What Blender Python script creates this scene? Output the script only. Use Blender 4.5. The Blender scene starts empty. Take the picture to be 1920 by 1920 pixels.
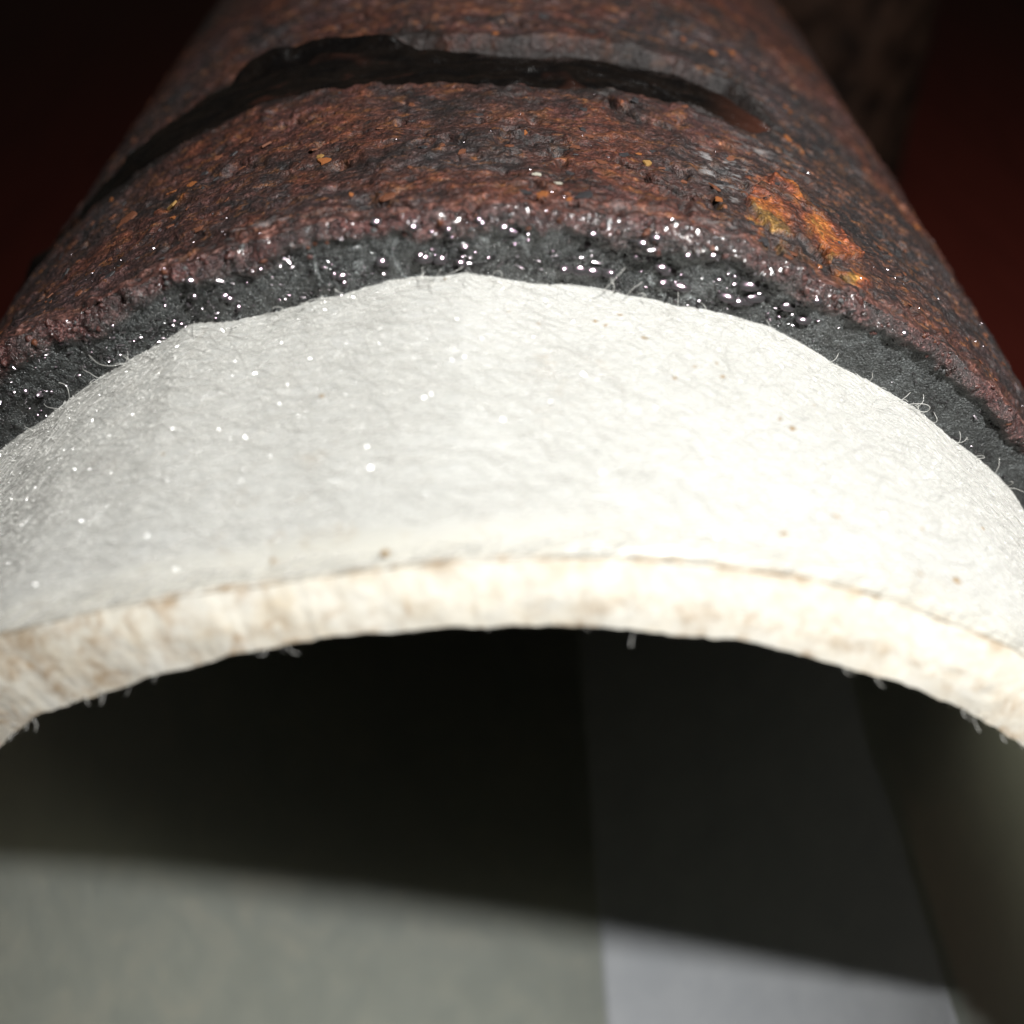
import bpy, math
import numpy as np
from mathutils import Matrix, Vector, Quaternion

# ------------------------------------------------------------------ units
S = 0.08                      # outer radius of the pipe in metres; all shapes below are in pipe radii
UP = 1.012                    # height of the pipe axis above the table top, in radii
def W(p):
    p = np.asarray(p, float).copy()
    p[..., 2] += UP
    return p * S

scene = bpy.context.scene
C = scene.collection

# ------------------------------------------------------------------ camera
cam_d = bpy.data.cameras.new('camera')
cam = bpy.data.objects.new('camera', cam_d); C.objects.link(cam)
right = Vector((0.99907633, -0.00429712, -0.04275543))
up = Vector((0.03399503, 0.68763613, 0.72525919))
fwd = Vector((-0.02628365, 0.72604276, -0.68714706))
CAM = np.array([0.0883, -0.9719, 1.4885])
m = Matrix((right, up, -fwd)).transposed().to_4x4()
m.translation = Vector(W(CAM))
cam.matrix_world = m
cam_d.sensor_width = 36.0
cam_d.lens = 1847.5 / 1920 * 36.0
cam_d.clip_start = 0.002
cam_d.clip_end = 20.0
cam_d.dof.use_dof = True
cam_d.dof.focus_distance = 1.20 * S
cam_d.dof.aperture_fstop = cam_d.lens * 1e-3 / (0.031 * S)
scene.camera = cam

# ------------------------------------------------------------------ dim room and the camera's flash
world = bpy.data.worlds.new('World'); scene.world = world
world.use_nodes = True
bg = world.node_tree.nodes['Background']
bg.inputs[0].default_value = (1.0, 0.90, 0.72, 1)
bg.inputs[1].default_value = 0.020

FL = np.array([1.32, -1.23, 3.40])
ld = bpy.data.lights.new('flash', 'SPOT')
flash = bpy.data.objects.new('flash', ld); C.objects.link(flash)
flash.location = Vector(W(FL))
aim = Vector((-0.10, 0.33, -0.94))
flash.rotation_euler = aim.to_track_quat('-Z', 'Y').to_euler()
ld.energy = 5.25
ld.color = (1.0, 0.995, 0.975)
ld.spot_size = math.radians(112)
ld.spot_blend = 1.0
ld.shadow_soft_size = 0.10 * S

scene.view_settings.view_transform = 'Standard'
scene.view_settings.look = 'None'
scene.view_settings.exposure = 0.0
scene.view_settings.gamma = 1.0
scene.cycles.max_bounces = 10
scene.cycles.diffuse_bounces = 8
scene.cycles.sample_clamp_indirect = 4.0

# ------------------------------------------------------------------ noise
def _h(i, j, k, seed):
    x = (i.astype(np.int64) * 374761393 + j.astype(np.int64) * 668265263 + k.astype(np.int64) * 1274126177 + seed * 974634757) & 0xffffffff
    x = ((x ^ (x >> 13)) * 1274126177) & 0xffffffff
    x = ((x ^ (x >> 16)) * 2246822519) & 0xffffffff
    return ((x ^ (x >> 15)) & 0xffffff).astype(np.float64) / 0xffffff
def vn(p, seed=0):
    i = np.floor(p); f = p - i; i = i.astype(np.int64); u = f * f * (3 - 2 * f)
    r = 0
    for a in (0, 1):
        wa = u[..., 0] if a else 1 - u[..., 0]
        for b in (0, 1):
            wb = u[..., 1] if b else 1 - u[..., 1]
            for c in (0, 1):
                wc = u[..., 2] if c else 1 - u[..., 2]
                r = r + wa * wb * wc * _h(i[..., 0] + a, i[..., 1] + b, i[..., 2] + c, seed)
    return r
def fbm(p, scale, octv=3, seed=0, gain=0.5):
    t = 0; n = 0; w = 1.0
    for o in range(octv):
        t = t + w * vn(p * (scale * 2.03 ** o) + 17.3 * o, seed + o); n += w; w *= gain
    return t / n - 0.5            # about -0.5 .. 0.5
def sstep(e0, e1, x):
    t = np.clip((x - e0) / (e1 - e0), 0, 1); return t * t * (3 - 2 * t)
def lut(tab, left, right):
    t = sorted(tab); xs = np.array([left[0]] + [q[0] for q in t] + [right[0]]); ys = np.array([left[1]] + [q[1] for q in t] + [right[1]])
    return lambda a: np.interp(a, xs, ys)
def polar(a, r, y):
    t = np.radians(a); return np.stack(np.broadcast_arrays(r * np.cos(t), y, r * np.sin(t)), -1)
def seg_dist(a, y, pts):
    # distance, in radii along the surface, to a polyline given as (angle, y)
    d = np.full(np.shape(a), 9.0); k = math.radians(1)
    for (a0, y0), (a1, y1) in zip(pts[:-1], pts[1:]):
        vx, vy = (a1 - a0) * k, y1 - y0; L = vx * vx + vy * vy + 1e-12
        t = np.clip(((a - a0) * k * vx + (y - y0) * vy) / L, 0, 1)
        d = np.minimum(d, np.hypot((a - a0) * k - t * vx, y - y0 - t * vy))
    return d
def in_poly(a, y, poly):
    inside = np.zeros(np.shape(a), bool); n = len(poly)
    for i in range(n):
        (a0, y0), (a1, y1) = poly[i], poly[(i + 1) % n]
        c = ((y0 > y) != (y1 > y)) & (a < (a1 - a0) * (y - y0) / (y1 - y0 + 1e-12) + a0)
        inside ^= c
    return inside

# ------------------------------------------------------------------ object helpers
def mesh_obj(name, verts, faces, mat, parent=None, smooth=True, attrs=None):
    me = bpy.data.meshes.new(name)
    v = np.ascontiguousarray(verts, np.float32).reshape(-1, 3)
    f = np.ascontiguousarray(faces, np.int32)
    k = f.shape[1]
    me.vertices.add(len(v)); me.vertices.foreach_set('co', v.ravel())
    me.loops.add(f.size); me.loops.foreach_set('vertex_index', f.ravel())
    me.polygons.add(len(f)); me.polygons.foreach_set('loop_start', np.arange(0, f.size, k, dtype=np.int32))
    me.polygons.foreach_set('use_smooth', np.full(len(f), smooth))
    me.update(calc_edges=True)
    for n, val in (attrs or {}).items():
        at = me.attributes.new(n, 'FLOAT', 'POINT'); at.data.foreach_set('value', np.ascontiguousarray(val, np.float32).ravel())
    if mat: me.materials.append(mat)
    o = bpy.data.objects.new(name, me); C.objects.link(o)
    if parent: o.parent = parent; o.matrix_parent_inverse = parent.matrix_world.inverted()
    return o
def grid_faces(ny, nx, closed=False, flip=False):
    i = np.arange(ny - 1)[:, None]; j = np.arange(nx if closed else nx - 1)[None, :]
    j2 = (j + 1) % nx
    q = np.stack(np.broadcast_arrays(i * nx + j, i * nx + j2, (i + 1) * nx + j2, (i + 1) * nx + j), -1).reshape(-1, 4)
    return q[:, ::-1] if flip else q
def grid_obj(name, P, mat, parent=None, closed=False, flip=False, attrs=None, smooth=True):
    return mesh_obj(name, W(P).reshape(-1, 3), grid_faces(P.shape[0], P.shape[1], closed, flip), mat, parent, smooth, attrs)
def thing(name, label, cat, loc):
    o = bpy.data.objects.new(name, None); C.objects.link(o); o.location = Vector(W(np.array(loc, float)))
    o.empty_display_size = 0.01; o['label'] = label; o['category'] = cat
    bpy.context.view_layer.update()
    return o

# ------------------------------------------------------------------ materials
class NT:
    def __init__(s, name):
        s.m = bpy.data.materials.new(name); s.m.use_nodes = True; s.t = s.m.node_tree; s.b = s.t.nodes['Principled BSDF']
        tc = s.t.nodes.new('ShaderNodeTexCoord'); vm = s.t.nodes.new('ShaderNodeVectorMath'); vm.operation = 'SCALE'; vm.inputs['Scale'].default_value = 1 / S
        s.t.links.new(tc.outputs['Object'], vm.inputs[0]); s.co = vm.outputs[0]
    def set(s, inp, v):
        if hasattr(v, 'links'): s.t.links.new(v, inp)
        else: inp.default_value = v if not (isinstance(v, tuple) and len(v) == 3 and len(inp.default_value) == 4) else (*v, 1)
    def noise(s, scale, detail=4, rough=0.55, dist=0.0, stretch=None):
        n = s.t.nodes.new('ShaderNodeTexNoise'); co = s.co
        if stretch:
            mp = s.t.nodes.new('ShaderNodeMapping'); mp.inputs['Scale'].default_value = stretch; s.t.links.new(co, mp.inputs[0]); co = mp.outputs[0]
        s.t.links.new(co, n.inputs['Vector']); n.inputs['Scale'].default_value = scale; n.inputs['Detail'].default_value = detail
        n.inputs['Roughness'].default_value = rough; n.inputs['Distortion'].default_value = dist
        return n.outputs['Fac']
    def voro(s, scale, feature='F1', out='Distance'):
        n = s.t.nodes.new('ShaderNodeTexVoronoi'); n.feature = feature; s.t.links.new(s.co, n.inputs['Vector']); n.inputs['Scale'].default_value = scale
        return n.outputs[out]
    def ramp(s, fac, stops):
        n = s.t.nodes.new('ShaderNodeValToRGB'); e = n.color_ramp.elements
        while len(e) < len(stops): e.new(0.5)
        for k, (p, c) in enumerate(stops):
            e[k].position = p; e[k].color = (*c, 1) if isinstance(c, tuple) else (c, c, c, 1)
        s.set(n.inputs[0], fac); return n.outputs[0]
    def mix(s, fac, a, b, mode='MIX'):
        n = s.t.nodes.new('ShaderNodeMix'); n.data_type = 'RGBA'; n.blend_type = mode; n.clamp_result = False
        s.set(n.inputs[0], fac); s.set(n.inputs[6], a); s.set(n.inputs[7], b); return n.outputs[2]
    def math(s, op, a, b=0.0, clamp=False):
        n = s.t.nodes.new('ShaderNodeMath'); n.operation = op; n.use_clamp = clamp; s.set(n.inputs[0], a); s.set(n.inputs[1], b); return n.outputs[0]
    def attr(s, name):
        n = s.t.nodes.new('ShaderNodeAttribute'); n.attribute_name = name; return n.outputs['Fac']
    def bump(s, h, strength, dist, normal=None):
        n = s.t.nodes.new('ShaderNodeBump'); n.inputs['Strength'].default_value = strength; n.inputs['Distance'].default_value = dist * S
        s.set(n.inputs['Height'], h)
        if normal: s.t.links.new(normal, n.inputs['Normal'])
        return n.outputs[0]
    def translucent(s, fac, col):
        tr = s.t.nodes.new('ShaderNodeBsdfTranslucent'); tr.inputs[0].default_value = (*col, 1); mx = s.t.nodes.new('ShaderNodeMixShader'); mx.inputs[0].default_value = fac
        o = s.t.nodes['Material Output']; s.t.links.new(s.b.outputs[0], mx.inputs[1]); s.t.links.new(tr.outputs[0], mx.inputs[2]); s.t.links.new(mx.outputs[0], o.inputs['Surface'])
        return s.m
    def out(s, **k):
        for n, v in k.items(): s.set(s.b.inputs[n.replace('_', ' ')], v)
        return s.m

def rust_material():
    t = NT('rust')
    st = (0.8, 1.25, 0.8)
    n1 = t.noise(3.2, 5, 0.6, 0.6); n1b = t.noise(5.1, 4, 0.6, 0.3, (1.1, 0.8, 1.0))
    n2 = t.noise(13, 10, 0.74, 0.8, st); n3 = t.noise(75, 5, 0.65, 0, st); n4 = t.noise(230, 2, 0.6)
    c = t.ramp(n2, [(0.33, (0.020, 0.018, 0.019)), (0.43, (0.050, 0.021, 0.016)), (0.50, (0.085, 0.030, 0.022)), (0.58, (0.130, 0.043, 0.024)), (0.66, (0.17, 0.066, 0.027)), (0.75, (0.22, 0.12, 0.050))])
    c = t.mix(t.ramp(n1, [(0.43, 0.0), (0.60, 0.85)]), c, (0.034, 0.033, 0.035))
    c = t.mix(t.ramp(n1b, [(0.52, 0.0), (0.70, 0.5)]), c, (0.085, 0.042, 0.043))
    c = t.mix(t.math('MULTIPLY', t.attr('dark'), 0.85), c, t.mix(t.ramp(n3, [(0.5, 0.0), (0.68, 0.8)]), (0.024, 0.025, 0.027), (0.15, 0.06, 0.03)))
    n5 = t.noise(44, 6, 0.75, 0.3, st)
    c = t.mix(t.ramp(n5, [(0.54, 0.0), (0.65, 0.8)]), c, (0.20, 0.080, 0.028))
    c = t.mix(t.ramp(n5, [(0.34, 0.85), (0.44, 0.0)]), c, (0.016, 0.014, 0.015))
    oc = t.ramp(t.noise(26, 5, 0.6, 0.5, (1, 0.6, 1)), [(0.36, (0.09, 0.03, 0.02)), (0.46, (0.22, 0.058, 0.026)), (0.56, (0.37, 0.115, 0.026)), (0.66, (0.32, 0.17, 0.038))])
    c = t.mix(t.attr('orange'), c, oc)
    c = t.mix(t.attr('rim'), c, t.ramp(n3, [(0.38, (0.05, 0.03, 0.03)), (0.55, (0.16, 0.065, 0.05)), (0.68, (0.25, 0.15, 0.13))]))
    c = t.mix(t.ramp(t.noise(8, 5, 0.65, 0.5), [(0.50, 0.0), (0.62, 0.75)]), c, (0.022, 0.019, 0.019))
    c = t.mix(1.0, c, t.ramp(n3, [(0.3, 0.28), (0.5, 0.70), (0.7, 1.6)]), 'MULTIPLY')
    c = t.mix(1.0, c, t.ramp(n4, [(0.3, 0.4), (0.5, 1.0), (0.72, 1.9)]), 'MULTIPLY')
    c = t.mix(t.attr('pale'), c, (0.34, 0.33, 0.33))
    c = t.mix(t.attr('tar'), c, (0.012, 0.009, 0.008))
    h = t.math('ADD', t.math('MULTIPLY', n3, 1.0), t.math('MULTIPLY', n4, 0.5))
    b = t.bump(h, 0.9, 0.0055)
    return t.out(Base_Color=c, Roughness=t.ramp(n3, [(0.3, 0.65), (0.6, 0.45), (0.75, 0.28)]), Specular_IOR_Level=0.45, Normal=b)

def cutface_material():
    t = NT('wet_cut_iron')
    g = t.noise(430, 2, 0.6); g2 = t.noise(120, 4, 0.65); n = t.noise(22, 5, 0.65, 0.7)
    c = t.ramp(n, [(0.35, (0.022, 0.024, 0.024)), (0.52, (0.040, 0.044, 0.043)), (0.68, (0.080, 0.087, 0.087))])
    c = t.mix(t.attr('film'), c, (0.20, 0.215, 0.215))
    rc = t.ramp(g2, [(0.36, (0.022, 0.011, 0.010)), (0.52, (0.075, 0.028, 0.026)), (0.64, (0.14, 0.060, 0.052)), (0.75, (0.24, 0.14, 0.13))])
    c = t.mix(t.attr('rust'), c, rc)
    c = t.mix(1.0, c, t.ramp(g, [(0.32, 0.5), (0.52, 1.0), (0.66, 2.6), (0.74, 6.0)]), 'MULTIPLY')
    b = t.bump(t.math('ADD', t.math('MULTIPLY', g, 0.8), g2), 0.9, 0.006)
    film = t.bump(t.noise(34, 3, 0.55, 0.6), 0.8, 0.020)
    r = t.math('ADD', t.math('MULTIPLY', t.attr('smooth'), 0.20), t.ramp(g2, [(0.4, 0.14), (0.65, 0.34)]))
    return t.out(Base_Color=c, Roughness=r, Specular_IOR_Level=0.7, Normal=b, Coat_Weight=t.math('SUBTRACT', 0.8, t.math('MULTIPLY', t.attr('smooth'), 0.7)), Coat_Roughness=0.13, Coat_Normal=film)

def tar_material():
    t = NT('black_tar')
    n = t.noise(30, 5, 0.65, 0.5, (0.4, 2.0, 0.4)); g = t.noise(110, 4, 0.6)
    c = t.ramp(n, [(0.4, (0.003, 0.0025, 0.0025)), (0.62, (0.007, 0.005, 0.004)), (0.75, (0.04, 0.014, 0.010))])
    c = t.mix(t.attr('rust'), c, (0.07, 0.025, 0.016))
    return t.out(Base_Color=c, Roughness=t.ramp(g, [(0.35, 0.12), (0.65, 0.30)]), Specular_IOR_Level=0.6, Normal=t.bump(t.math('ADD', n, t.math('MULTIPLY', g, 0.2)), 0.5, 0.008))

def felt_material():
    t = NT('white_felt')
    big = t.noise(4.5, 4, 0.55); f1 = t.noise(60, 5, 0.6, 0.3, (0.45, 1.5, 0.45)); f2 = t.noise(330, 2, 0.6, 0.3, (0.5, 1.4, 0.5))
    c = t.ramp(big, [(0.35, (0.715, 0.72, 0.695)), (0.65, (0.775, 0.778, 0.755))])
    c = t.mix(t.ramp(f1, [(0.30, 0.30), (0.60, 0.0)]), c, (0.66, 0.65, 0.60))
    stain = t.math('MULTIPLY', t.ramp(t.noise(28, 5, 0.65, 0.4), [(0.55, 0.0), (0.75, 0.8)]), t.attr('stain'), True)
    c = t.mix(stain, c, (0.38, 0.25, 0.125))
    c = t.mix(t.math('MULTIPLY', t.attr('lip'), 0.8), c, (0.79, 0.765, 0.68))
    b = t.bump(t.math('ADD', f1, t.math('MULTIPLY', f2, 0.45)), 0.18, 0.0035)
    return t.out(Base_Color=c, Roughness=0.27, Specular_IOR_Level=0.5, Normal=b), t.translucent(0.32, (0.85, 0.86, 0.72))

def edge_material():
    t = NT('cream_felt_edge')
    n = t.noise(13, 7, 0.68, 0.6); n2 = t.noise(60, 5, 0.7); n3 = t.noise(38, 5, 0.7, 0.5)
    c = t.ramp(n, [(0.36, (0.79, 0.77, 0.70)), (0.56, (0.77, 0.73, 0.63)), (0.74, (0.68, 0.58, 0.43))])
    c = t.mix(t.math('MULTIPLY', t.ramp(n3, [(0.46, 0.0), (0.68, 0.9)]), t.attr('stain'), True), c, (0.42, 0.28, 0.15))
    c = t.mix(t.ramp(n2, [(0.30, 0.3), (0.55, 0.0)]), c, (0.60, 0.50, 0.36))
    return t.out(Base_Color=c, Roughness=0.7, Specular_IOR_Level=0.2, Normal=t.bump(t.math('ADD', n2, n3), 0.18, 0.005))

def lining_material():
    t = NT('grey_lining_film')
    n = t.noise(7, 6, 0.62, 0.8); n2 = t.noise(24, 4, 0.6, 0.3)
    c = t.ramp(n, [(0.36, (0.275, 0.29, 0.268)), (0.52, (0.315, 0.328, 0.298)), (0.66, (0.36, 0.358, 0.315))])
    c = t.mix(t.ramp(n2, [(0.4, 0.35), (0.6, 0.0)]), c, (0.26, 0.285, 0.275))
    t.out(Base_Color=c, Roughness=0.55, Specular_IOR_Level=0.3, Normal=t.bump(n2, 0.25, 0.01)); return t.translucent(0.42, (0.80, 0.82, 0.70))

def tape_material():
    t = NT('pale_seam_tape')
    n = t.noise(9, 5, 0.6, 0.4); v = t.noise(34, 2, 0.5)
    c = t.ramp(n, [(0.35, (0.325, 0.338, 0.358)), (0.65, (0.365, 0.376, 0.393))])
    c = t.mix(t.ramp(v, [(0.70, 0.0), (0.78, 0.6)]), c, (0.22, 0.24, 0.29))
    return t.out(Base_Color=c, Roughness=0.5, Specular_IOR_Level=0.3, Normal=t.bump(n, 0.2, 0.01))

def plain(name, col, rough, spec=0.5, noise_amt=0.35, scale=60, bump=0.3, **kw):
    t = NT(name); n = t.noise(scale, 4, 0.65)
    c = t.mix(1.0, col, t.ramp(n, [(0.3, 1 - noise_amt), (0.7, 1 + noise_amt)]), 'MULTIPLY')
    return t.out(Base_Color=c, Roughness=rough, Specular_IOR_Level=spec, Normal=t.bump(n, bump, 0.006), **kw)

def wood_material():
    t = NT('red_brown_wood')
    n = t.noise(1.6, 6, 0.6, 1.2, (3.5, 0.35, 1)); f = t.noise(22, 4, 0.6, 0.2, (4, 0.15, 1))
    c = t.ramp(n, [(0.3, (0.060, 0.009, 0.006)), (0.55, (0.088, 0.014, 0.009)), (0.75, (0.072, 0.011, 0.007))])
    c = t.mix(t.ramp(f, [(0.4, 0.35), (0.6, 0.0)]), c, (0.055, 0.008, 0.005))
    return t.out(Base_Color=c, Roughness=0.5, Specular_IOR_Level=0.25, Normal=t.bump(f, 0.1, 0.01))

RUST = rust_material(); CUT = cutface_material(); TAR = tar_material(); FELT = felt_material()[0]
EDGE = edge_material(); LINING = lining_material(); TAPE = tape_material(); WOOD = wood_material()
M_DROP = NT('resin_bead').out(Base_Color=(0.045, 0.046, 0.046), Roughness=0.12, Specular_IOR_Level=1.0, Specular_Tint=(1.0, 0.70, 0.88, 1), Coat_Weight=0.5, Coat_Roughness=0.10, Coat_Tint=(1.0, 0.9, 0.95, 1))
M_FLAKES = [plain('flake_orange', (0.26, 0.09, 0.028), 0.65, 0.3), plain('flake_brown', (0.15, 0.055, 0.028), 0.6, 0.4), plain('flake_dark', (0.035, 0.033, 0.035), 0.5, 0.5), plain('flake_ochre', (0.30, 0.17, 0.055), 0.65, 0.3), plain('flake_pale', (0.42, 0.40, 0.33), 0.6, 0.4)]
M_CRUMB = [plain('crumb_pink', (0.10, 0.042, 0.036), 0.25, 0.7, 0.5, 120), plain('crumb_dark', (0.035, 0.022, 0.02), 0.25, 0.8, 0.5, 120), plain('crumb_orange', (0.14, 0.048, 0.024), 0.3, 0.6, 0.5, 120), plain('crumb_grey', (0.08, 0.08, 0.08), 0.35, 0.7, 0.4, 120)]
def clear_fibre(name, clear):
    t = NT(name); t.out(Base_Color=(0.80, 0.79, 0.75), Roughness=0.14, Specular_IOR_Level=1.0)
    tr = t.t.nodes.new('ShaderNodeBsdfTransparent'); mx = t.t.nodes.new('ShaderNodeMixShader'); mx.inputs[0].default_value = clear
    o = t.t.nodes['Material Output']; t.t.links.new(t.b.outputs[0], mx.inputs[1]); t.t.links.new(tr.outputs[0], mx.inputs[2]); t.t.links.new(mx.outputs[0], o.inputs['Surface'])
    return t.m
M_FIBRE = clear_fibre('clear_polyester_fibre', 0.72); M_LOOSE = clear_fibre('clear_loose_fibre', 0.35)
M_GLINT = NT('glint_facet').out(Base_Color=(0.03, 0.03, 0.03), Roughness=0.15, Specular_IOR_Level=1.0, Specular_Tint=(1.0, 0.85, 0.93, 1), Coat_Weight=0.5, Coat_Roughness=0.12)  # for the facets added as glints on iron and rust
M_CLEAR = clear_fibre('clear_glint_facet', 0.45)  # for the facets added as glints on the felt
M_SPECK = plain('brown_speck', (0.30, 0.20, 0.095), 0.7, 0.2, 0.4, 150)
M_OLD = plain('old_dark_rust', (0.026, 0.014, 0.009), 0.75, 0.2, 1.6, 7, 0.8)

# ------------------------------------------------------------------ table
def make_table():
    t = thing('wooden_table', 'dark red-brown wooden table top on which the rusty pipes stand', 'table', (0, 4, -UP))
    x0, x1, y0, y1, z1, z0, b = -9, 9, -5, 15, -UP, -UP - 0.35, 0.06
    rings = [(0, z0), (0, z1 - b), (b * 0.3, z1 - b * 0.3), (b, z1)]
    P = np.array([[(x0 + d, y0 + d, z), (x1 - d, y0 + d, z), (x1 - d, y1 - d, z), (x0 + d, y1 - d, z)] for d, z in rings])
    f = grid_faces(4, 4, True).tolist() + [[12, 13, 14, 15], [3, 2, 1, 0]]
    mesh_obj('table_top', W(P).reshape(-1, 3), np.array(f), WOOD, t, False)
    for sx in (x0 + 0.8, x1 - 0.8):
        for sy in (y0 + 0.8, y1 - 0.8):
            w = 0.45; L = np.array([[(sx - w * k, sy - w * k, z), (sx + w * k, sy - w * k, z), (sx + w * k, sy + w * k, z), (sx - w * k, sy + w * k, z)] for k, z in ((0.7, -10.0), (1, z0 - 0.5), (1, z0 - 0.002))])
            mesh_obj('leg', W(L).reshape(-1, 3), np.array(grid_faces(3, 4, True).tolist() + [[8, 9, 10, 11], [3, 2, 1, 0]]), WOOD, t, False)
make_table()

# ------------------------------------------------------------------ measured outlines (angle in degrees -> radius or position)
PE = lut([(121.7, 1.0143), (116.1, .9961), (112.7, .9936), (108.8, .9972), (104.8, .9988), (101.1, 1.0024), (96.7, 1.0057), (95.3, 1.0), (90.8, 1.0046), (85.5, 1.007), (82.2, 1.0027), (77.8, 1.0023), (75.4, 1.0065), (70.7, 1.0056), (65.7, .9901), (62.3, .9908), (58.1, .9937), (55.9, .9906), (50.3, .9918), (44.8, .9825)], (36, .985), (134, 1.004))
JR = lut([(130.0, .9261), (124.7, .9168), (119.1, .9212), (112.8, .9246), (109.4, .9295), (103.4, .9185), (97.7, .9254), (93.8, .9325), (88.9, .9357), (85.3, .9227), (79.0, .9184), (73.5, .9195), (69.6, .925), (64.4, .9178), (60.6, .9099), (52.4, .9136), (47.6, .911), (38.3, .9229)], (20, .92), (150, .92))
LO = lut([(117.4, .9037), (111.3, .8887), (104.4, .8793), (100.1, .8726), (93.7, .8767), (86.1, .8847), (77.5, .8975), (70.1, .9048), (62.2, .9123), (57.2, .9114), (53.2, .9147)], (30, .905), (140, .905))
LI = lut([(125.4, .8006), (120.3, .812), (112.6, .8053), (106.1, .8079), (99.6, .8126), (86.0, .8178), (81.5, .8217), (75.6, .8234), (68.7, .831), (63.3, .8273), (59.6, .8308), (53.4, .8347), (46.8, .8315)], (20, .82), (150, .812))
G1 = lut([(126.3, .455), (116.4, .435), (109.8, .455), (99.5, .429), (86.9, .383), (81.2, .385), (72.2, .41), (66.1, .385)], (60, .36), (150, .46))
G2 = lut([(118.9, .554), (111.5, .590), (101.4, .608), (91.2, .571), (85.2, .556), (79.0, .590), (70.8, .600), (66.6, .57)], (60, .50), (150, .56))
YL = -0.408; YO = -0.375; RI = 0.8192

ORANGE = [(69.6, .182), (66.6, .234), (64.3, .206), (62.0, .175), (61.0, .12), (62.1, .085), (64.5, .073), (66.9, .083), (68.9, .087), (69.5, .133)]
CRACKS = [([(78.6, .369), (77.7, .339), (76.2, .316), (74.0, .302)], .007), ([(78.4, .16), (77.2, .142), (76.7, .124), (75.1, .115), (73.3, .109), (72.1, .093)], .006), ([(69.7, .174), (68.0, .194), (66.3, .194), (64.6, .188)], .006), ([(64.0, .093), (64.4, .07), (64.0, .055), (63.1, .042), (61.8, .02)], .006), ([(85.5, .032), (82.5, .022), (79.5, .02)], .006), ([(97.5, .03), (94.5, .04), (92.0, .03)], .006)]

def warp(x, power):  # nonuniform sampling helper
    return np.sign(x) * np.abs(x) ** power

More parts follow.
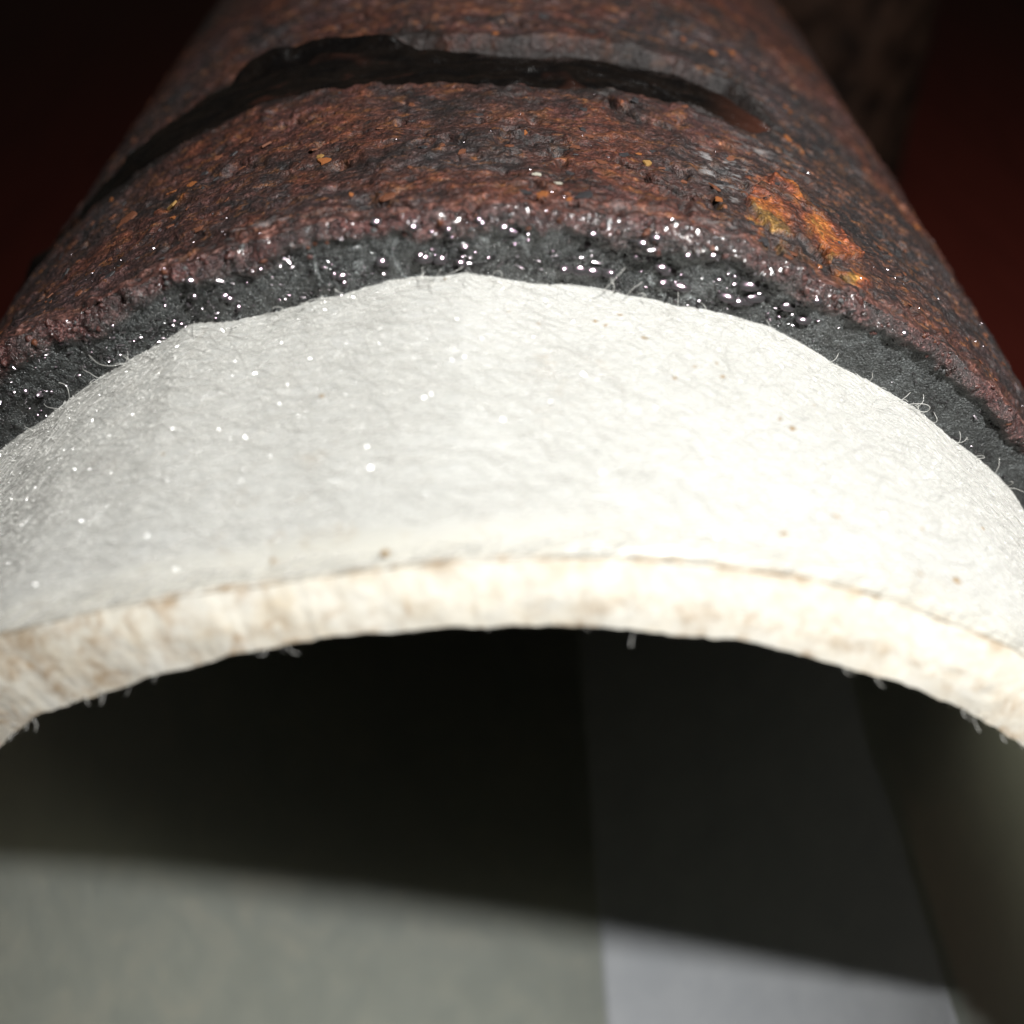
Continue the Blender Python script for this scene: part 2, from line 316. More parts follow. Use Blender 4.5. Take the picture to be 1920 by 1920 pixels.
# ------------------------------------------------------------------ main pipe
def shell(a, y):
    """displaced outer skin of the pipe; returns radius and masks"""
    p = polar(a, np.ones_like(a), y)
    k = 1 - sstep(0.0, 0.16, y)
    r = 1 + (PE(a) - 1) * k * (np.abs(a - 85) < 60)
    q = p * np.array([0.75, 1.2, 0.75])
    vis = sstep(-5, 12, a) * (1 - sstep(168, 185, a)) + 0.0
    lay = fbm(q, 7, 4, 3); ter = np.abs((lay * 5.0) % 1.0 - 0.5) * 2
    r = r + vis * (0.010 * fbm(q, 5, 3, 1) + 0.0035 * sstep(0.55, 0.9, ter) + 0.006 * fbm(p, 22, 3, 5) + 0.0045 * fbm(p, 70, 2, 8) + 0.0020 * fbm(p, 200, 1, 9))
    pits = fbm(p, 30, 2, 21)
    r = r - vis * 0.010 * sstep(0.20, 0.34, pits)
    # rough rim
    rim = 1 - sstep(0.008, 0.045, y + 0.03 * fbm(p, 18, 3, 33))
    r = r + vis * rim * (0.014 * fbm(p, 26, 3, 41) + 0.006 * fbm(p, 80, 2, 44))
    # raised orange scab
    nz = fbm(p, 30, 3, 51)
    orr = in_poly(a + 3.0 * fbm(p, 24, 3, 52), y + 0.05 * nz, ORANGE).astype(float)
    soft = in_poly(a + 5 * fbm(p, 40, 3, 54) + 0.8, y + 0.14 * fbm(p, 34, 3, 55) - 0.03, ORANGE).astype(float)
    low = in_poly(a + 5 * fbm(p, 36, 3, 58), y + 0.10 * fbm(p, 30, 3, 59), [(70.5, .14), (66, .10), (63, .07), (60.5, .05), (60.5, .0), (68, .01), (71, .06)]) * sstep(-0.08, 0.12, fbm(p, 44, 3, 60))
    r = r + 0.008 * orr
    crack = np.zeros_like(a)
    for pts, w in CRACKS:
        d = seg_dist(a + 1.2 * fbm(p, 45, 2, 61), y + 0.02 * fbm(p, 45, 2, 62), pts)
        crack = np.maximum(crack, 1 - sstep(w * 0.5, w * 1.3, d))
    r = r - 0.016 * crack
    # groove cut round the pipe
    wob = 0.030 * fbm(p, 11, 4, 71)
    win = sstep(61.5, 67, a)
    g1 = G1(a) + wob; g2 = G2(a) + 0.050 * fbm(p, 9, 4, 73)
    mid = 0.5 * (g1 + g2); g1 = mid + (g1 - mid) * win; g2 = mid + (g2 - mid) * win
    gr = sstep(g1 - 0.004, g1 + 0.010, y) * (1 - sstep(g2 - 0.012, g2 + 0.006, y)) * win
    off = np.maximum(np.maximum(g1 - y, y - g2), 0) + (1 - sstep(60, 64, a)) * 0.1
    stain = 0.9 * sstep(0.0, 0.10, 0.085 - off * 1.6 + 0.34 * fbm(p * np.array([.6, 1, .6]), 20, 4, 75)) * (off < 0.12)
    r = r - (0.034 - 0.024 * sstep(88, 108, a)) * gr
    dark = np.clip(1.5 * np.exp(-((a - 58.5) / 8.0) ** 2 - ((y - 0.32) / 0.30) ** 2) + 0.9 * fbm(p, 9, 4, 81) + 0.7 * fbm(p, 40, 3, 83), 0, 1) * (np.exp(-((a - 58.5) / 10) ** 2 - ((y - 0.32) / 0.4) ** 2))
    pale = np.zeros_like(a)
    for (aa, yy, s) in [(71.0, .236, 1), (69.6, .228, 1), (71.2, .180, 1), (70.6, .150, .8), (62.6, .352, .7), (66.8, .325, .7), (69.1, .012, .9), (72.6, .045, .6), (103, .020, 1.0), (101.4, .016, .9), (79, .008, .5), (105, .41, .4)]:
        pale = np.maximum(pale, s * np.exp(-((a - aa) / 1.5) ** 2 - ((y - yy) / 0.030) ** 2))
    pale = np.clip(pale * sstep(0.04, 0.20, fbm(p * np.array([.8, 1.6, .8]), 75, 3, 91)) * 0.7, 0, 1)
    for (pl, w) in [([(64.6, .43), (62.8, .42), (61.2, .40)], .006), ([(112.1, .194), (110.0, .197)], .008), ([(78.2, .36), (77.0, .34)], .003)]:
        d = seg_dist(a + 0.8 * fbm(p, 60, 2, 95), y, pl); orr = np.maximum(orr, 0.85 * (1 - sstep(w * .6, w, d))); r = r + 0.004 * (1 - sstep(w * .6, w, d))
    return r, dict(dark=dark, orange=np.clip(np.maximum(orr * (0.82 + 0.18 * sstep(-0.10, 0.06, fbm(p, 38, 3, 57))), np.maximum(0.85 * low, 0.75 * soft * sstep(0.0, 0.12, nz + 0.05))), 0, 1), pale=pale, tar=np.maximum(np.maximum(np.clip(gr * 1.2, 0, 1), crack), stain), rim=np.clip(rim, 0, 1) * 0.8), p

def edge_y(a):
    p = polar(a, np.ones_like(a), np.zeros_like(a))
    return 0.008 + 0.016 * fbm(p, 16, 3, 101) + 0.008 * fbm(p, 60, 2, 103)

pipe = thing('rusty_pipe', 'rust-crusted iron pipe lying nearest the camera, black groove round it and wet dark cut end', 'pipe', (0, 1.4, -UP))

aa = np.concatenate([np.linspace(26, 150, 1150), np.linspace(152, 384, 90)])       # full turn, dense where the top is seen
yy = np.concatenate([np.linspace(0, 0.16, 130), np.linspace(0.162, 1.0, 330)[1:], np.linspace(1.0, 3.0, 60)[1:]])
A, Y = np.meshgrid(aa, yy)
Am = np.where(A > 360, A - 360, A)
Y = Y + edge_y(Am) * (1 - sstep(0, 0.10, Y))
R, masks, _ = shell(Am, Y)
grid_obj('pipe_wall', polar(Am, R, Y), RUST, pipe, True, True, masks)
rim_r, rim_y = R[0].copy(), Y[0].copy()

# wet cut end of the iron
nt = 74
T = np.linspace(0, 1, nt)[:, None]
Af = np.broadcast_to(Am[0][None, :], (nt, len(aa)))
rin = JR(Am[0]) - 0.018
Rf = rim_r[None, :] * (1 - T) + rin[None, :] * T
p0 = polar(Af, Rf, np.zeros_like(Rf))
lump = sstep(56, 70, Af) * (1 - 0.0 * T)
lump = 0.12 + 0.88 * lump
env = sstep(0, 0.10, T)
crust = (1 - sstep(0.16, 0.30, T + 0.50 * fbm(p0, 10, 4, 121) - 0.02 + 0.10 * (1 - sstep(54, 66, Af))))
groove_dark = np.exp(-((T - 0.30 - 0.2 * fbm(p0, 9, 2, 131)) / 0.10) ** 2) * (1 - sstep(56, 64, Af))
disp = 0.020 * fbm(p0, 12, 3, 111) * lump + 0.011 * fbm(p0, 30, 3, 113) * lump + 0.0030 * fbm(p0, 95, 2, 115) * (0.2 + 0.8 * lump) + 0.0012 * fbm(p0, 300, 1, 116)
disp = disp + crust * (0.016 * fbm(p0, 42, 3, 117) + 0.005 + 0.008 * fbm(p0, 110, 2, 118)) - 0.003 * groove_dark
Yf = rim_y[None, :] * (1 - sstep(0, 0.16, T)) - disp * env
rust_m = np.clip(crust * (0.80 + 1.5 * fbm(p0, 20, 3, 141)), 0, 1) * 0.95
film = np.clip(1 - np.abs(fbm(p0, 16, 3, 151)) / 0.022, 0, 1) * sstep(60, 72, Af) * (1 - sstep(98, 110, Af)) * sstep(0.12, 0.3, T) * (1 - sstep(.75, .9, T)) * 0.9
film = np.maximum(film, np.clip((1 - sstep(.05, .2, T)) * sstep(0.12, 0.22, fbm(p0, 15, 3, 153)), 0, 1) * 0.22)
smooth_m = (1 - sstep(56, 68, Af)) + 0 * T
grid_obj('cut_end', polar(Af, Rf, Yf), CUT, pipe, True, False, dict(rust=rust_m, film=film, smooth=np.broadcast_to(smooth_m, Rf.shape)))
def face_y(a, r):
    a = np.atleast_1d(np.asarray(a, float)); r = np.atleast_1d(np.asarray(r, float)); out = []
    for x, q in zip(a, r):
        j = int(np.argmin(np.abs(Am[0] - x))); i = int(np.argmin(np.abs(Rf[:, j] - q))); out.append(Yf[i, j])
    return np.array(out)

# inner wall and far end of the pipe (iron thickness)
ai = np.linspace(0, 360, 97)[:-1]
prof = [(0.905, 0.03), (0.905, 1.5), (0.905, 3.0), (1.0, 3.0)]
P = np.stack([polar(ai, np.full_like(ai, r), np.full_like(ai, y)) for r, y in prof])
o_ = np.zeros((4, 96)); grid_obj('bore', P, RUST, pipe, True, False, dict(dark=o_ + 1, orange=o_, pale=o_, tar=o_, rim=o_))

# black tar lying in the groove
ab = np.linspace(61.5, 215, 900); tb = np.linspace(0, 1, 60)[:, None]
AB = np.broadcast_to(ab[None, :], (60, 900)); pb = polar(AB, np.ones_like(AB), 0.45 + 0.2 * tb + 0 * AB)
lo = G1(ab) + 0.002; hi = G2(ab) + 0.002; md = .5 * (lo + hi); wn = sstep(60.5, 68, ab); lo = md + (lo - md) * wn; hi = md + (hi - md) * wn
YB = lo[None, :] * (1 - tb) + hi[None, :] * tb
ps = polar(AB, np.ones_like(AB), YB) * np.array([0.45, 1.7, 0.45])
RB = 1 - 0.036 + 0.026 * sstep(88, 108, AB) - 0.022 * sstep(112, 128, AB) + 0.030 * np.sin(np.pi * tb) ** 0.6 + 0.030 * fbm(ps, 11, 3, 201) * np.sin(np.pi * tb) + 0.014 * fbm(pb, 26, 3, 205) * np.sin(np.pi * tb)
ridge = np.exp(-((tb - 0.72 - 0.25 * fbm(ps * 0.6, 4, 2, 207)) / 0.05) ** 2)
RB = RB + 0.022 * ridge * sstep(68, 82, AB) * sstep(0.0, 0.2, fbm(pb, 5, 2, 209) + 0.1)
lumpy = 0.6 * sstep(0.10, 0.28, fbm(pb, 13, 3, 211)) * (1 - sstep(.35, .6, tb))
grid_obj('tar_band', polar(AB, RB + 0.016 * lumpy, YB), TAR, pipe, False, True, dict(rust=np.clip(lumpy * 0.9 + 0.6 * (1 - sstep(63, 70, AB)), 0, 1)))

rng = np.random.default_rng(7)

# ---- small shared meshes
def blob_mesh(name, seed, nu=10, nv=6, rough=0.25, squash=1.0):
    v = [(0, 0, -1)]; f = []
    for i in range(1, nv):
        t = -math.pi / 2 + math.pi * i / nv
        for j in range(nu): v.append((math.cos(t) * math.cos(2 * math.pi * j / nu), math.cos(t) * math.sin(2 * math.pi * j / nu), math.sin(t)))
    v.append((0, 0, 1)); v = np.array(v)
    if rough: v = v * (1 + rough * 2 * fbm(v + 3 * seed, 1.7, 2, seed))[:, None]
    v[:, 2] *= squash
    for j in range(nu): f.append((0, 1 + (j + 1) % nu, 1 + j))
    for i in range(nv - 2):
        for j in range(nu):
            b = 1 + i * nu; f.append((b + j, b + (j + 1) % nu, b + nu + (j + 1) % nu, b + nu + j))
    for j in range(nu): f.append((len(v) - 1, len(v) - 1 - nu + j, len(v) - 1 - nu + (j + 1) % nu))
    me = bpy.data.meshes.new(name); me.from_pydata([tuple(q) for q in v], [], f); me.update()
    me.polygons.foreach_set('use_smooth', np.ones(len(f), bool)); return me
def flake_mesh(name, seed):
    r = np.random.default_rng(seed); n = 9; ang = np.sort(r.uniform(0, 2 * np.pi, n)); rad = r.uniform(0.55, 1.0, n)
    top = np.stack([rad * np.cos(ang), 0.85 * rad * np.sin(ang), 0.10 + r.uniform(-.04, .06, n)], -1); bot = top * np.array([1.08, 1.08, 0]) + np.array([0, 0, -0.14])
    v = np.concatenate([top, bot, [[0.05, 0.0, 0.17]]]); f = []
    for i in range(n): j = (i + 1) % n; f += [(i, j, 2 * n), (i + n, j + n, j), (i + n, j, i)]
    me = bpy.data.meshes.new(name); me.from_pydata([tuple(q) for q in v], [], f); me.update(); return me
def place(name, me, pos, normal, size, spin, parent, mat, tangent=None):
    z = Vector(normal).normalized(); t = Vector(tangent) if tangent is not None else z.orthogonal()
    t = (t - z * t.dot(z)).normalized(); b = z.cross(t)
    M = Matrix((t, b, z)).transposed().to_4x4() @ Matrix.Rotation(spin, 4, 'Z') @ Matrix.Diagonal((*[s * S for s in size], 1))
    o = bpy.data.objects.new(name, me); C.objects.link(o)
    M.translation = Vector(W(np.asarray(pos, float)))
    o.parent = parent; o.matrix_world = M; o.matrix_parent_inverse = parent.matrix_world.inverted(); o.matrix_basis = M
    if not me.materials: me.materials.append(mat)
    o.material_slots[0].link = 'OBJECT'; o.material_slots[0].material = mat
    return o

# ---- resin beads on the cut end
DROPS = [(94.3, .957), (91.5, .958), (90.5, .954), (89.1, .95), (91.7, .962), (97.1, .948), (97.1, .939), (97.6, .951), (82.2, .945), (81.2, .943), (80.3, .942), (79.2, .941), (75.8, .959), (75.4, .957), (75.3, .943), (74.3, .944), (70.9, .944), (70.1, .943), (69.4, .947), (69.8, .964), (69.0, .952), (66.5, .953), (64.9, .945), (65.2, .976), (58.2, .984), (87.9, .999), (87.7, .996), (86.4, .994), (85.9, .987), (85.7, .986), (80.8, .991), (81.0, .974), (77.0, .998), (77.7, .988), (108.2, .956), (107.4, .964), (106.8, .985), (105.1, .95), (104.9, .937), (105.3, .955), (122.5, .945), (123.2, .958), (94.2, .999), (89.8, .99), (91.9, .994), (77.8, .969), (88.9, .968), (74.7, .986), (73.0, .988)]
bead = [blob_mesh('bead', k, 14, 8, 0.20, 0.26) for k in (1, 2)]
big = set(range(0, 4)) | set(range(8, 23))
drops = [(a, r, (0.0062 if i in big else 0.0042)) for i, (a, r) in enumerate(DROPS)]
for k in range(80):
    a = rng.choice([rng.uniform(60, 126), rng.uniform(100, 126), rng.uniform(64, 92)]); tt = 0.2 + 0.8 * rng.beta(1.2, 1.3)
    r = float(PE(a)) * (1 - tt) + (float(JR(a)) + 0.006) * tt
    drops.append((a, r, rng.uniform(0.0012, 0.0026)))
for a, r, s in drops:
    y = float(face_y(a, r)[0]) - 0.25 * s
    tan = (-math.sin(math.radians(a)), 0, math.cos(math.radians(a)))
    el = rng.uniform(1.2, 2.0) if s > 0.006 else rng.uniform(0.9, 1.8)
    pw = polar(a, r, y); hv = (FL - pw) / np.linalg.norm(FL - pw) + (CAM - pw) / np.linalg.norm(CAM - pw); hv = hv / np.linalg.norm(hv) + rng.normal(0, .04 if s > .004 else .12, 3)  # beads tilted halfway between flash and camera so their highlights show
    place('droplet', bead[int(rng.integers(2))], pw, hv, (s * el, s, s), rng.uniform(-.2, .2), pipe, M_DROP, tan)

# ---- added glint facets, turned to flash and camera, on cut end and rust
def glint_cloud(name, pts, rad, spread, parent, mat, seed, stretch=0.6):
    """tiny low domes, added as glints, tilted loosely about the direction halfway between flash and camera"""
    r = np.random.default_rng(seed); n = len(pts)
    u = FL - pts; u /= np.linalg.norm(u, axis=1, keepdims=True); w = CAM - pts; w /= np.linalg.norm(w, axis=1, keepdims=True)
    N = u + w; N /= np.linalg.norm(N, axis=1, keepdims=True); N = N + r.normal(0, spread, (n, 3)); N /= np.linalg.norm(N, axis=1, keepdims=True)
    T_ = np.stack([pts[:, 2], 0 * pts[:, 0], -pts[:, 0]], -1) + r.normal(0, .45, (n, 3)); T_ -= N * (T_ * N).sum(1, keepdims=True); T_ /= np.linalg.norm(T_, axis=1, keepdims=True); B = np.cross(N, T_)
    an = np.arange(6) * np.pi / 3; el = np.minimum(r.gamma(1.6, stretch, n) + 1.0, 5.0)[:, None, None]
    ring = pts[:, None] + rad[:, None, None] * (el * np.cos(an)[None, :, None] * T_[:, None] + np.sin(an)[None, :, None] * B[:, None] - 0.16 * N[:, None])
    V = np.concatenate([pts[:, None], ring], 1) + (0.7 * rad[:, None] * N)[:, None]
    f = np.array([(0, 1 + k, 1 + (k + 1) % 6) for k in range(6)])
    F = f[None] + (np.arange(n) * 7)[:, None, None]
    o = mesh_obj(name, W(V.reshape(-1, 3)), F.reshape(-1, 3), mat, parent, True); o['kind'] = 'stuff'; return o
ng = 5500; ii = (12 + (nt - 25) * rng.beta(1.1, 1.0, ng)).astype(int); jj = rng.integers(120, 1040, ng)
keep = rng.random(ng) < np.where(Am[0][jj] > 66, 0.9, 0.25) * (0.10 + 1.7 * vn(np.stack([Am[0][jj] / 3.0, ii / 9.0, 0 * ii], -1), 5) ** 2.5)
ii, jj = ii[keep], jj[keep]
glint_cloud('cut_end_glints', polar(Af[ii, jj], Rf[ii, jj], Yf[ii, jj]), np.minimum(rng.gamma(2.0, 0.00034, len(ii)) + 0.0002, 0.0016), 0.35, pipe, M_GLINT, 41, 1.2)
ir = rng.integers(0, 300, 900); jr = rng.integers(100, 1050, 900); ir = (ir * rng.random(900)).astype(int)
glint_cloud('rust_glints', polar(Am[ir, jr], R[ir, jr], Y[ir, jr]), rng.gamma(3.0, 0.00012, 900) + 0.0002, 0.35, pipe, M_GLINT, 42)

# ---- crumbs of rust along the rim
crumb = [blob_mesh('crumb', k, 8, 5, 0.95, 0.8) for k in range(3, 8)]
for k in range(150):
    a = rng.uniform(41, 131); tt = abs(rng.normal(0.06, 0.14)); tt = min(tt, 0.5)
    r = float(np.interp(a, Am[0][:1150], rim_r[:1150])) * (1 - tt) + float(JR(a)) * tt
    y = float(face_y(a, r)[0]); s = rng.uniform(0.0015, 0.0042)
    q = rng.random(); mt = M_CRUMB[0 if q < .42 else 1 if q < .72 else 2 if q < .92 else 3]
    place('rust_crumb', crumb[int(rng.integers(5))], polar(a, r, y + 0.15 * s), (0, -1, 0.3), (s * rng.uniform(.8, 1.5), s, s), rng.uniform(0, 6.3), pipe, mt)

# ---- scales lifting from the rusty skin
flake = [flake_mesh('flake', k) for k in range(6)]
fk = []
for k in range(240):
    a = rng.uniform(42, 132); y = abs(rng.normal(0.0, 0.42)) + 0.02
    if y > 0.95 or (G1(a) - 0.02 < y < G2(a) + 0.02 and a > 61): continue
    s = rng.uniform(0.003, 0.008) * (1 + (rng.random() < .1)); q = rng.random()
    fk.append((a, y, s, M_FLAKES[0 if q < .14 else 1 if q < .66 else 2]))
fk += [(83.0, .075, .007, M_FLAKES[4]), (76.7, .159, .008, M_FLAKES[3]), (84.3, .089, .005, M_FLAKES[4]), (99.3, .198, .006, M_FLAKES[3]), (64.5, .43, .009, M_FLAKES[3]), (62.5, .418, .009, M_FLAKES[0]), (111, .195, .011, M_FLAKES[3])]
fa = np.array([q[0] for q in fk]); fy = np.array([q[1] for q in fk]); fr, _, _ = shell(fa, fy)
for (a, y, s, mt), r in zip(fk, fr):
    t = math.radians(a); n = Vector((math.cos(t), 0, math.sin(t))) + Vector(rng.normal(0, .14, 3))
    place('rust_flake', flake[int(rng.integers(6))], polar(a, r + 0.08 * s, y), n, (s * rng.uniform(.8, 1.4), s, s * .8), rng.normal(0, .7), pipe, mt, (-math.sin(t), 0, math.cos(t)))

# ------------------------------------------------------------------ felt liner
liner = thing('felt_liner', 'white felt liner sleeve sticking out of the cut end of the rusty pipe', 'liner', (0, 0, -UP))
def lip_shift(a, y):
    # the liner was cut a little longer on its under side
    b = (np.asarray(a, float) + 180) % 360 - 180; w = (1 - sstep(-15, 3, b)) * sstep(-178, -160, b)
    return y - 0.06 * w * (1 - sstep(YL, -0.12, y))
def sleeve_r(a, y):
    k = np.clip(-y / -YO, -0.2, 1.0)
    r = JR(a) * (1 - k) + LO(a) * k
    p = polar(a, np.full_like(a, .9), y)
    q = p * np.array([0.6, 1.5, 0.6])
    return r + 0.010 * fbm(q, 4, 3, 301) * sstep(0, .1, -y) * (1 - sstep(.25, .36, -y)) + 0.0030 * fbm(q, 16, 3, 303) + 0.0008 * fbm(q, 75, 2, 305)
ao = np.concatenate([np.linspace(22, 152, 900), np.linspace(154, 380, 80)]); yo = np.linspace(0.06, YO + 0.034, 250)
A2, Y2 = np.meshgrid(ao, yo); A2m = np.where(A2 > 360, A2 - 360, A2)
R2 = sleeve_r(A2m, Y2)
# outer felt rolls over a soft shoulder on to the cut edge
def end_profile(a):
    p = polar(a, np.full_like(a, .87), np.full_like(a, YL))
    jo = 0.006 * fbm(p, 22, 4, 311); ji = 0.010 * fbm(p, 28, 4, 313) + 0.004 * fbm(p, 110, 2, 314)
    return LO(a) + jo, LI(a) + ji
lo_, li_ = end_profile(A2m[0])
us = np.linspace(0, 1, 13)[1:, None] * np.radians(66)
shr = R2[-1][None, :] + (lo_[None, :] - 0.014 - R2[-1][None, :]) * (1 - np.cos(us)); shy = YO + 0.034 - 0.042 * np.sin(us) + (1 - np.cos(us)) * (0.014 * fbm(polar(A2m[-1], np.full(len(ao), .9), np.zeros(len(ao))), 16, 4, 317))[None, :] + 0 * shr
R2 = np.concatenate([R2, shr]); Y2 = np.concatenate([Y2, shy]); A2m = np.concatenate([A2m, np.broadcast_to(A2m[:1], shr.shape)])
st = np.exp(-((Y2 - YO) / 0.04) ** 2) * 0.75 + 0.10 + 0.5 * sstep(0.1, .25, fbm(polar(A2m, R2, Y2), 7, 3, 315)) * (1 - sstep(108, 125, A2m))
grid_obj('felt_sleeve', polar(A2m, R2, lip_shift(A2m, Y2)), FELT, liner, True, False, dict(stain=st, lip=1 - sstep(YO - 0.002, YO + 0.05, Y2 + 0.03 * fbm(polar(A2m, R2, Y2), 9, 3, 316))))
# cut edge
ne = 50; te = np.linspace(0, 1, ne)[:, None]
Ae = np.broadcast_to(A2m[0][None, :], (ne, len(ao)))
Re = R2[-1][None, :] * (1 - te) + li_[None, :] * te
Ye = Y2[-1][None, :] * (1 - te) + YL * te + 0 * Re
pe = polar(Ae, Re, Ye); Ye = Ye - (0.005 * fbm(pe, 10, 3, 321) + 0.0025 * fbm(pe, 70, 3, 323)) * np.sin(np.pi * np.clip(te, 0.0, 1)) - 0.003 * np.sin(np.pi * te)
ste = np.clip(0.75 * (1 - sstep(.02, .25, te)) + 0.55 * (sstep(.45, .62, te) * (1 - sstep(.72, .9, te))) + 0.8 * sstep(.85, 1, te) + 0.9 * sstep(98, 118, Ae) + 0.2, 0, 1)
grid_obj('cut_edge', polar(Ae, Re, lip_shift(Ae, Ye)), EDGE, liner, True, False, dict(stain=ste))
# inner lining film
yi = np.concatenate([np.linspace(0, 1, 40) ** 1.6 * 0.5 + YL, np.linspace(0.13, 2.9, 40)])
A3, Y3 = np.meshgrid(np.concatenate([np.linspace(22, 152, 300), np.linspace(153, 381, 240)]), yi); A3m = np.where(A3 > 360, A3 - 360, A3)
l3 = np.interp(A3m[0], A2m[0][np.argsort(A2m[0])], li_[np.argsort(A2m[0])])
kk = sstep(YL, YL + np.where((A3m > 30) & (A3m < 150), 0.10, 0.01), Y3)
p3 = polar(A3m, np.full_like(A3m, RI), Y3)
R3 = l3[None, :] * (1 - kk) + (RI + 0.004 * fbm(p3, 5, 3, 331)) * kk
grid_obj('inner_lining', polar(A3m, R3, lip_shift(A3m, Y3)), LINING, liner, True, True)
# seam tape
at = np.linspace(-75.9, -22.5, 60); th = 0.0015
pr = np.concatenate([[-0.005], np.full(60, th), [0.0005, -0.003]]); at2 = np.concatenate([[-76.1], at, [-21.3, -19.5]])
A4, Y4 = np.meshgrid(at2, np.linspace(YL + 0.012, 2.85, 60)); P4 = np.broadcast_to(pr[None, :], A4.shape)
w4 = 0.5 * (fbm(polar(A4, np.ones_like(A4), Y4), 3, 2, 341))
grid_obj('seam_tape', polar(A4 + 0.8 * w4, RI + 0.004 - P4 - 0.004 + 0.003 * w4, lip_shift(A4, Y4)), TAPE, liner, False, True, smooth=True)

# ------------------------------------------------------------------ fibres
def tubes(paths, rad):
    """paths: N x K x 3 in radii; three-sided tubes"""
    N, K, _ = paths.shape
    d = np.gradient(paths, axis=1); d /= np.linalg.norm(d, axis=2, keepdims=True) + 1e-9
    ref = np.broadcast_to(np.array([0.31, 0.52, 0.80]), d.shape); u = np.cross(d, ref); u /= np.linalg.norm(u, axis=2, keepdims=True) + 1e-9; v = np.cross(d, u)
    ang = np.arange(3) * 2 * np.pi / 3; r = np.broadcast_to(np.asarray(rad, float).reshape(-1, 1, 1, 1), (N, K, 3, 1))
    V = paths[:, :, None, :] + r * (np.cos(ang)[None, None, :, None] * u[:, :, None, :] + np.sin(ang)[None, None, :, None] * v[:, :, None, :])
    base = (np.arange(N) * K * 3)[:, None, None] + (np.arange(K - 1) * 3)[None, :, None]; j = np.arange(3)[None, None, :]; j2 = (j + 1) % 3
    F = np.stack(np.broadcast_arrays(base + j, base + j2, base + 3 + j2, base + 3 + j), -1).reshape(-1, 4)
    return V.reshape(-1, 3), F
def lay_fibres(n, seed):
    r = np.random.default_rng(seed); K = 6
    a0 = r.uniform(30, 142, n); y0 = r.uniform(YO, 0.0, n); ln = r.uniform(0.02, 0.09, n)
    th = r.normal(0, 0.55, n); curl = r.normal(0, 1.0, n)
    s = np.linspace(-.5, .5, K)[None, :]
    dirn = th[:, None] + curl[:, None] * s
    a = a0[:, None] + np.degrees(np.cumsum(np.cos(dirn), 1) / K * ln[:, None] / .9) ; y = y0[:, None] + np.cumsum(np.sin(dirn), 1) / K * ln[:, None]
    y = np.clip(y, YO - .01, 0.004)
    lift = np.abs(r.normal(0, 0.0007, n))[:, None] * (1 - (2 * s) ** 2) + 0.0001
    return polar(a, sleeve_r(a, y) + lift, y), r.uniform(0.00030, 0.00065, n)
Pf, rf = lay_fibres(15000, 11)
v, f = tubes(Pf, rf)
r6 = np.random.default_rng(33)
n6 = 14000; ga = np.concatenate([r6.uniform(92, 142, n6 // 2), r6.uniform(36, 142, n6 - n6 // 2)]); gy = np.minimum(YO * r6.beta(1.0, 1.3, n6), -0.004); gr6 = sleeve_r(ga, gy)
glint_cloud('felt_glints', polar(ga, gr6, gy), np.minimum(r6.gamma(2.2, 0.00016, n6) + 0.0002, 0.0009), 0.40, liner, M_CLEAR, 43, 2.2)  # sparkle on the felt, put in as facets aimed at flash and camera
o = mesh_obj('surface_fibres', W(v), f, M_FIBRE, liner, True); o['kind'] = 'stuff'

def loose(name, a, y, r, pts, rad):
    """one loose hair: pts are local offsets (along the circumference, along the pipe, outwards)"""
    t = math.radians(a); T_ = np.array([math.sin(t), 0, -math.cos(t)]); Yv = np.array([0, 1, 0]); N_ = np.array([math.cos(t), 0, math.sin(t)])
    base = polar(a, r, y); P = np.array([base + q[0] * T_ + q[1] * Yv + q[2] * N_ for q in pts])
    u = np.linspace(0, len(P) - 1, 14); P = np.stack([np.interp(u, np.arange(len(P)), P[:, k]) for k in range(3)], -1)
    for _ in range(2): P[1:-1] = .25 * P[:-2] + .5 * P[1:-1] + .25 * P[2:]
    vv, ff = tubes(P[None], rad * 0.6); return mesh_obj(name, W(vv), ff, M_LOOSE, liner, True)
r5 = np.random.default_rng(21)
def rnd_hair(a, L, out, n=6):
    pts = [(0, 0, 0)]; d = np.array([r5.normal(0, 1), r5.normal(-.3, .5), out]); d /= np.linalg.norm(d)
    w = r5.normal(0, 1, 3)
    for k in range(n):
        d = d + np.cross(w, d) * 0.55 + r5.normal(0, .25, 3); d /= np.linalg.norm(d); pts.append(tuple(np.array(pts[-1]) + d * L / n))
    return pts
for a, L in [(91.5, .05), (92.0, .06), (91.0, .045), (90.5, .07), (90.0, .05), (91.2, .08), (79.0, .07), (78.0, .05), (98.6, .05), (97.4, .03), (114.8, .07), (115.0, .05), (114.5, .06), (110.0, .08), (117.5, .05), (121, .04), (65.5, .05), (61.5, .05), (60.3, .06), (54.3, .06), (53.5, .07), (53.0, .05), (52.0, .06), (50.8, .07), (47.5, .04), (45, .05), (42, .05), (72, .04), (84, .04), (87, .035), (104, .05), (107, .04), (70, .05), (57.5, .05)]:
    loose('loose_fibre', a, -0.010, float(JR(a)) + .002, rnd_hair(a, 0.75 * L, r5.uniform(.1, .6)), 0.0007)
for k in range(130):
    a = r5.uniform(40, 128); loose('short_fibre', a, -0.008 - r5.uniform(0, .02), float(JR(a)) + .001, rnd_hair(a, r5.uniform(.010, .028), r5.uniform(.1, .8), 4), 0.0006)
loop = [(0, 0, 0), (.006, -.004, .010), (.016, -.006, .017), (.026, -.005, .014), (.026, -.004, .005), (.016, -.003, .001), (.005, -.002, .003)]
loose('loose_fibre', 53.9, -0.016, float(JR(53.9)) + .004, loop, 0.0009)
loose('loose_fibre', 80.0, -0.012, float(JR(80)) - .002, [(-.02, 0, -.01), (0, -.004, .004), (.012, -.004, .02), (.026, 0, .042)], 0.0009)
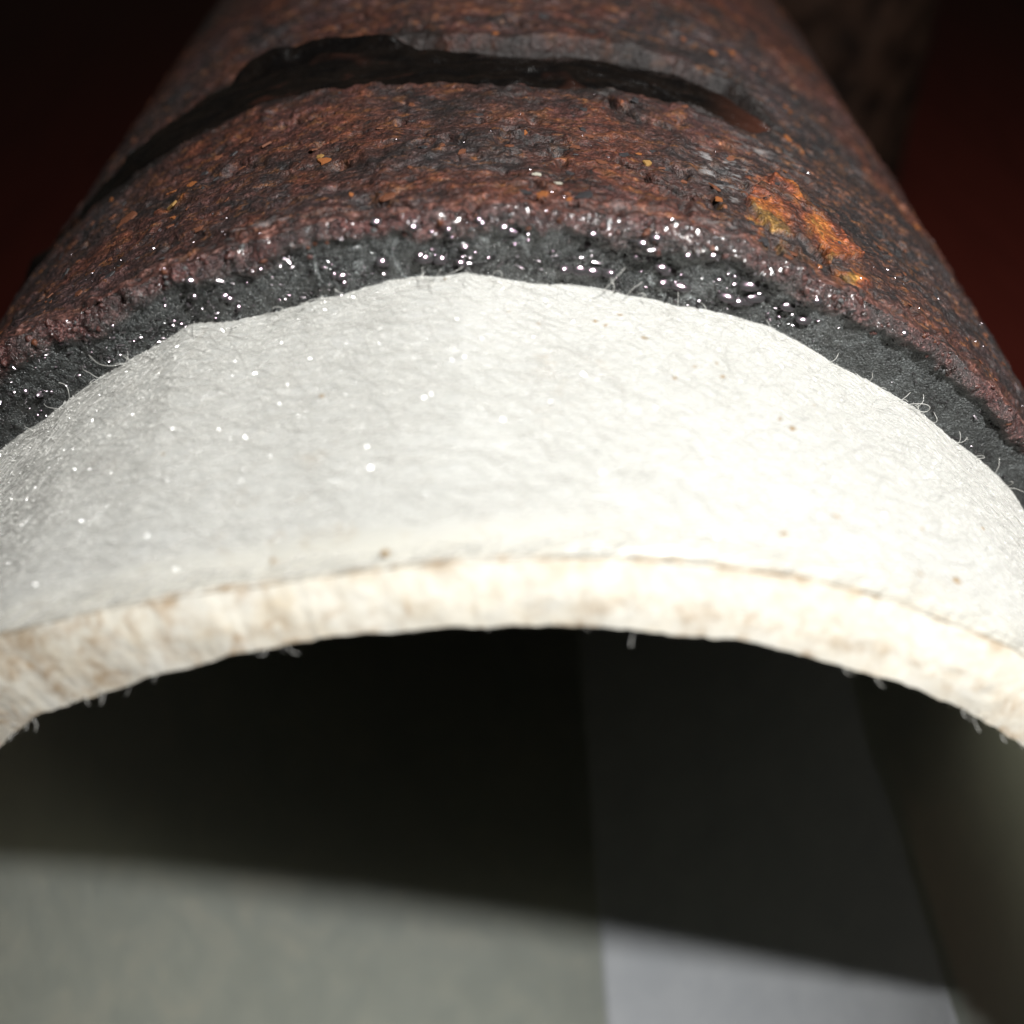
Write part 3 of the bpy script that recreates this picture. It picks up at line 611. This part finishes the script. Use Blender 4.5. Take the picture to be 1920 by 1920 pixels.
# frayed hairs hanging from the inner lip
for k in range(110):
    a = r5.choice([r5.uniform(45, 54), r5.uniform(112, 126), r5.uniform(56, 112)], p=[.45, .35, .2]); L = r5.uniform(.006, .022)
    rr = float(np.interp(a, A2m[0][:900], li_[:900]))
    loose('frayed_fibre', a, YL + 0.004, rr + .003, rnd_hair(a, L, -1.6, 4), 0.0007)

# brown specks on the felt
SPECKS = [(67.4, -.182, .008), (68.2, -.172, .005), (98.1, -.161, .006), (71.7, -.122, .006), (75.1, -.137, .005), (76.8, -.075, .006), (78.3, -.039, .005), (80.1, -.056, .005), (79.4, -.06, .004), (64.8, -.122, .004), (71.9, -.099, .004), (108.8, -.201, .005), (58.9, -.27, .005), (93.0, -.372, .010), (99.8, -.362, .007), (51.1, -.203, .005), (66.0, -.30, .007), (90.3, -.01, .004), (73.5, -.11, .004), (84, -.07, .004), (86.0, -.055, .003), (57.5, -.33, .008), (61, -.345, .008), (70, -.34, .007)]
sa = np.array([q[0] for q in SPECKS]); sy = np.array([q[1] for q in SPECKS]); sr_ = sleeve_r(sa, sy)
for (a, y, s), r in zip(SPECKS, sr_):
    t = math.radians(a)
    place('brown_speck', crumb[int(rng.integers(5))], polar(a, r, y), (math.cos(t), 0, math.sin(t)), (s * rng.uniform(.5, .95), s * rng.uniform(.25, .5), s * .2), rng.normal(0, .6), liner, M_SPECK, (-math.sin(t), 0, math.cos(t)))

# ------------------------------------------------------------------ second pipe piece, far behind
def second_pipe():
    t = thing('standing_pipe', 'dark blurred rusty pipe piece standing upright behind the main pipe at right', 'pipe', (1.40, 4.2, -UP))
    a = np.linspace(0, 2 * np.pi, 160)[:-1]; z = np.linspace(-UP, 1.5, 120)
    AA, ZZ = np.meshgrid(a, z)
    q = np.stack([np.cos(AA), np.sin(AA), ZZ], -1); rr = 0.66 * (1 + 0.10 * fbm(q, 2.2, 3, 401) + 0.03 * fbm(q, 9, 3, 403))
    grid_obj('pipe_wall', np.stack([1.40 + rr * np.cos(AA), 4.2 + rr * np.sin(AA), ZZ], -1), M_OLD, t, True)
    n = len(a); prof = [(rr[-1], 1.5), (np.full(n, .54), 1.5), (np.full(n, .54), 0.2), (np.full(n, .54), -UP)]
    grid_obj('bore', np.stack([np.stack([1.40 + r * np.cos(a), 4.2 + r * np.sin(a), np.full(n, zz)], -1) for r, zz in prof]), M_OLD, t, True)
second_pipe()
